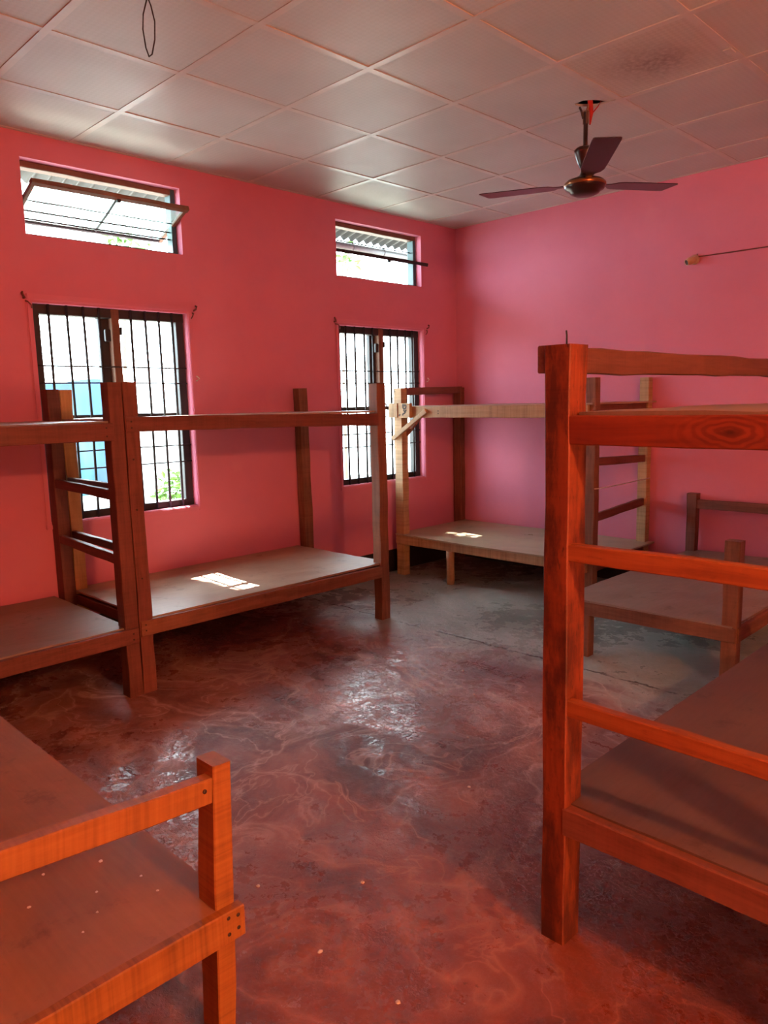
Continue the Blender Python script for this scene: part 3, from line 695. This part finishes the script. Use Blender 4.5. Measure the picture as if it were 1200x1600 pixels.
# ------------------------------------------------------------------ ceiling fan
FC = Vector((2.307, -1.732, 0)); zm = 2.552
fan = thing('ceiling_fan', 'dark brown three-blade ceiling fan hanging from a hole in the tiles', 'ceiling fan', (FC.x, FC.y, zm))
lathe('motor', [(.0, -.052), (.050, -.050), (.074, -.040), (.080, -.030), (.098, -.022), (.106, -.008), (.106, .012), (.092, .024), (.06, .034), (.03, .05), (.018, .08), (.0, .08)], 'fan_enamel', fan, (FC.x, FC.y, zm))
lathe('motor_band', [(.1065, -.006), (.109, -.003), (.109, .008), (.1065, .011)], 'fan_brass', fan, (FC.x, FC.y, zm))
lathe('rod', [(.012, 0), (.012, .32)], 'fan_enamel', fan, (FC.x, FC.y, zm+.04), n=12)
lathe('lower_canopy', [(.014, .0), (.026, .008), (.042, .045), (.056, .085), (.058, .10), (.045, .112), (.014, .114)], 'fan_enamel', fan, (FC.x, FC.y, zm+.075))
box('hook_clamp', (FC.x-.014, FC.y-.010, zm+.30), (FC.x+.014, FC.y+.010, zm+.37), 'bracket_steel', fan, .004)
tube('clamp_pin', [(FC.x-.010, FC.y-.008, zm+.33), (FC.x-.020, FC.y-.012, zm+.37), (FC.x-.028, FC.y-.016, zm+.39)], .006, 'fan_enamel', fan, 6)
tube('hook', [(FC.x, FC.y, zm+.35), (FC.x+.012, FC.y+.02, zm+.42), (FC.x, FC.y+.01, 3.14)], .007, 'bracket_steel', fan, 8)
tube('red_binding', [(FC.x+.016, FC.y+.014, zm+.30), (FC.x+.02, FC.y+.02, zm+.36), (FC.x+.012, FC.y+.02, zm+.42), (FC.x+.008, FC.y+.022, 3.06)], .012, 'red_rag', fan, 8, rad=[.004, .011, .014, .015])
tube('red_wire', [(FC.x+.02, FC.y+.02, zm+.35), (FC.x+.045, FC.y+.045, zm+.39), (FC.x+.06, FC.y+.07, 2.99), (FC.x+.05, FC.y+.07, 3.05)], .003, 'red_rag', fan, 6)
tube('white_wire', [(FC.x+.02, FC.y+.03, 2.985), (FC.x+.05, FC.y+.07, 2.992), (FC.x+.075, FC.y+.105, 3.0)], .003, 'wire_white', fan, 6)
def blade(ang):
    # paddle with rounded tip, narrow root bracket, pitched about its long axis
    prof = [(.08, .016), (.13, .017), (.16, .022), (.185, .046), (.22, .058), (.30, .061), (.45, .064), (.56, .066), (.588, .064), (.596, .058)]
    th = .004; rings = []
    for x, w in prof:
        rings.append([(x, -w, -th/2), (x, w, -th/2), (x, w, th/2), (x, -w, th/2)])
    me = loft(rings)
    q = Quaternion((0, 0, 1), ang) @ Quaternion((0, 1, 0), -.07) @ Quaternion((1, 0, 0), -.03)
    return link('blade', me, 'fan_enamel', fan, (FC.x, FC.y, zm+.004), q)
for k in range(3): blade(-.877 - k*2*math.pi/3)

# ------------------------------------------------------------------ small fixed things
bl = thing('bulb_holder', 'small cream angled bulb holder without a bulb on the back wall', 'bulb holder', (2.15, 0, 2.375))
ax = Vector((-.42, -.62, -.30)).normalized(); q0 = Vector((2.165, -.03, 2.385))
lathe('base', [(.0, 0), (.034, 0), (.034, .008), (.026, .020), (.0, .022)], 'cream_plastic', bl, (2.168, 0, 2.388), (0, -1, 0), 24)
lathe('holder', [(.0, -.02), (.020, -.018), (.026, .0), (.026, .032), (.021, .040), (.021, .052), (.0185, .052), (.0185, .045)], 'cream_plastic', bl, q0, ax, 24)
lathe('socket', [(.0, .0), (.0184, .0), (.0184, .006), (.0, .007)], 'socket_black', bl, q0+ax*.043, ax, 20)
tag(tube('wall_cable', [(2.186, -.006, 2.425), (2.19, -.006, 2.405), (2.40, -.006, 2.402), (2.65, -.006, 2.401), (3.4, -.006, 2.40), (RX-.02, -.006, 2.40)], .004, 'wire_brown', None, 6), 'thin brown cable clipped along the back wall to the bulb holder', 'cable')
tag(tube('wire_loop', [(1.700, -3.87, H+.004), (1.668, -3.87, 2.93), (1.658, -3.87, 2.88), (1.672, -3.87, 2.81), (1.692, -3.87, 2.772), (1.712, -3.868, 2.775), (1.735, -3.866, 2.82), (1.742, -3.866, 2.88), (1.725, -3.868, 2.94), (1.712, -3.87, H+.004)], .0028, 'wire_black', None, 6), 'loop of thin black wire dangling from a ceiling tile', 'wire')

# crumbs of plaster lying about
def crumb(x, y, z, s, label, group):
    bm = bmesh.new(); bmesh.ops.create_icosphere(bm, subdivisions=1, radius=s)
    for v in bm.verts: v.co = Vector((v.co.x*random.uniform(.7, 1.3), v.co.y*random.uniform(.7, 1.3), max(v.co.z, -.25*s)*random.uniform(.35, .6)))
    mz = min(v.co.z for v in bm.verts)
    for v in bm.verts: v.co.z -= mz
    me = bpy.data.meshes.new('c'); bm.to_mesh(me); bm.free()
    tag(link('plaster_crumb', me, 'plaster_crumb', None, (x, y, z)), label, 'crumb', group)
for x, y in ((2.53, -3.02), (2.92, -4.02), (2.80, -3.35), (3.05, -4.30), (2.70, -4.25), (3.32, -4.28), (2.25, -2.62), (2.0, -2.4)):
    crumb(x, y, 0.0, random.uniform(.006, .010), 'tiny pale plaster crumb lying on the open cement floor', 'crumbs on the floor')
for x, y in ((2.86, -4.80), (2.75, -4.74), (2.93, -4.83), (2.97, -4.88), (2.80, -4.93), (2.70, -4.86), (2.88, -4.70), (2.6, -4.8), (2.96, -4.70)):
    crumb(x, y, .341, random.uniform(.003, .006), 'tiny pale plaster crumb on the deck of the left foreground bed', 'crumbs on the foreground bed')
crumb(2.43, -.33, .334, .014, 'white plaster crumb on the deck of the low bed by the back wall', None)

# ------------------------------------------------------------------ outside the windows
g = box('ground', (-40, -40, -0.5), (-WT, 40, -0.3), 'pale_ground'); struct(g, 'pale sunlit ground outside the windows')
# corrugated eave sheets
def eave(y0, y1, label):
    n = int((y1-y0)/.012); vs = []; fs = []
    for i in range(n+1):
        y = y0+(y1-y0)*i/n; dz = .017*math.sin(2*math.pi*y/.1)
        for x, z in ((-1.02, 2.995), (-.55, 3.12), (-.10, 3.24)):
            vs.append((x, y-(y0+y1)/2, z-3.1+dz))
    m = len(vs); vs += [(x, y, z+.0012) for x, y, z in vs[:m]]
    for i in range(n):
        for k in (0, 1):
            a = i*3+k; fs.append((a, a+1, a+4, a+3)); fs.append((m+a, m+a+3, m+a+4, m+a+1))
        fs.append((i*3, i*3+3, m+i*3+3, m+i*3)); fs.append((i*3+2, m+i*3+2, m+i*3+5, i*3+5))
    me = mesh(vs, fs, True); o = link('roof_sheet', me, 'galvanised_sheet', None, (0, (y0+y1)/2, 3.1)); tag(o, label, 'roof sheet', 'corrugated eave sheets'); return o
eave(-6.5, -1.50, 'corrugated metal eave sheet seen through the wide ventilator with the glazed sash')
eave(-1.50, 2.6, 'corrugated metal eave sheet seen through the ventilator nearest the corner')
pp = tag(tube('eave_pipe', [(-1.04, -.75, 2.935), (-1.04, .4, 2.93), (-1.04, 1.6, 2.925)], .034, 'grey_pipe', None, 12), 'pale pipe slung under the eave outside the corner ventilator', 'pipe')
for y in (-.30, .12, .52):
    tube('pipe_tie', [(-1.04+.037*math.cos(a), y, 2.932+.037*math.sin(a)) for a in [k*math.pi/5 for k in range(-2, 9)]] + [(-1.03, y+.01, 3.0)], .004, 'wire_black', pp, 5)
# blue tarpaulin hung on a line
vs = []; fs = []; nx, nz = 24, 12
for i in range(nx+1):
    for j in range(nz+1):
        y = -2.7+1.86*i/nx; z = .35+1.45*j/nz
        vs.append((-5+.05*math.sin(i*.9)+.03*math.sin(j*.7+i*.3), y, z-.35+ (.03*math.sin(i*.4) if j == nz else 0)))
for i in range(nx):
    for j in range(nz):
        a = i*(nz+1)+j; fs.append((a, a+1, a+nz+2, a+nz+1))
m = len(vs); vs += [(x-.004, y, z) for x, y, z in vs]; fs += [tuple(m+k for k in f[::-1]) for f in fs]
tag(link('tarpaulin', mesh([(x+5, y+1.77, z) for x, y, z in vs], fs, True), 'blue_tarp', None, (-5, -1.77, .35)), 'blue tarpaulin hanging outside the left barred window', 'tarpaulin')
yard = box('yard_wall', (-9.2, -14, -.3), (-9.0, 30, 1.55), 'white_plaster'); tag(yard, 'whitewashed yard wall beyond the windows', 'wall')
def foliage(n, cen, rad, size, rnd, keep=None):
    vs = []; fs = []
    for _ in range(n):
        while True:
            p = Vector((rnd.uniform(-1, 1), rnd.uniform(-1, 1), rnd.uniform(-1, 1)))
            if p.length < 1: break
        p = Vector((p.x*rad[0], p.y*rad[1], p.z*rad[2])) + Vector(cen)
        d = Vector((rnd.gauss(0, 1), rnd.gauss(0, 1), rnd.gauss(0, .6))).normalized(); e = d.orthogonal().normalized(); e.rotate(Quaternion(d, rnd.uniform(0, 6.28)))
        s = size*rnd.uniform(.7, 1.3); k = len(vs)
        if keep and not (keep(p) and keep(p+d*s*.5) and keep(p+d*s)): continue
        up = 0; up = d.cross(e)*s*.12
        vs += [p, p+d*s*.5+e*s*.22+up, p+d*s, p+d*s*.5-e*s*.22+up]; fs += [(k, k+1, k+2, k+3)]
    return vs, fs
def tree(name, label, base, crown_c, rad, n, size, seed, group=None, keep=None):
    rnd = random.Random(seed); b = Vector(base); tr = thing(name, label, 'tree' if 'tree' in name else 'bush', base, group)
    c = Vector(crown_c); mid = b.lerp(c, .5)+Vector((rnd.uniform(-.1, .1), rnd.uniform(-.1, .1), 0))
    tube('trunk', [b, mid, c], .07, 'bark', tr, 8, rad=[.02+.06*rad[2]/1.2, .015+.05*rad[2]/1.2, .02])
    vs, fs = foliage(n, c, rad, size, rnd, keep)
    me = bpy.data.meshes.new('f'); me.from_pydata([tuple(v-b) for v in vs], [], fs); me.update()
    o = link('foliage', me, 'leaf_green', tr, base); o['kind'] = 'stuff'
    return tr
# sun streak: rays through the right edge of window 1 stay free, the added unseen crowns shade the rest
def gap(p):
    # where a sun ray through p meets the window plane
    s = -p.x/SUN.x; y = p.y+SUN.y*s; z = p.z+SUN.z*s
    return not (-2.95 < y < -2.76 and .72 < z < 1.45) and not (-.66 < y < -.50 and .86 < z < 1.26 and math.sin(p.x*37+p.y*91+p.z*53) > -.55)
tree('sun_block_tree', 'leafy tree outside behind the blue tarpaulin', (-3.6, -3.9, -.3), (-3.0, -3.75, 5.05), (.9, 1.10, 1.0), 9000, .15, 3, 'added shade trees', gap)
tree('sun_block_tree', 'unseen tree added to shade the corner window down to dapples', (-3.6, .75, -.3), (-3.0, -.70, 5.05), (.9, 1.72, 1.0), 13000, .15, 4, 'added shade trees', gap)
tree('yard_bush', 'green bush outside at the foot of the left barred window', (-4.0, -.55, -.3), (-4.0, -.5, .22), (.4, .42, .5), 900, .12, 5)
tree('far_tree', 'small tree whose leaf tips show through the glazed ventilator', (-5.2, -.9, -.3), (-5.2, -.55, 3.45), (.4, .35, .3), 140, .14, 8, 'far trees')
tree('far_tree', 'small tree whose leaf tips show through the corner ventilator', (-5.2, 3.3, -.3), (-5.2, 3.35, 3.90), (.28, .30, .22), 70, .14, 9, 'far trees')
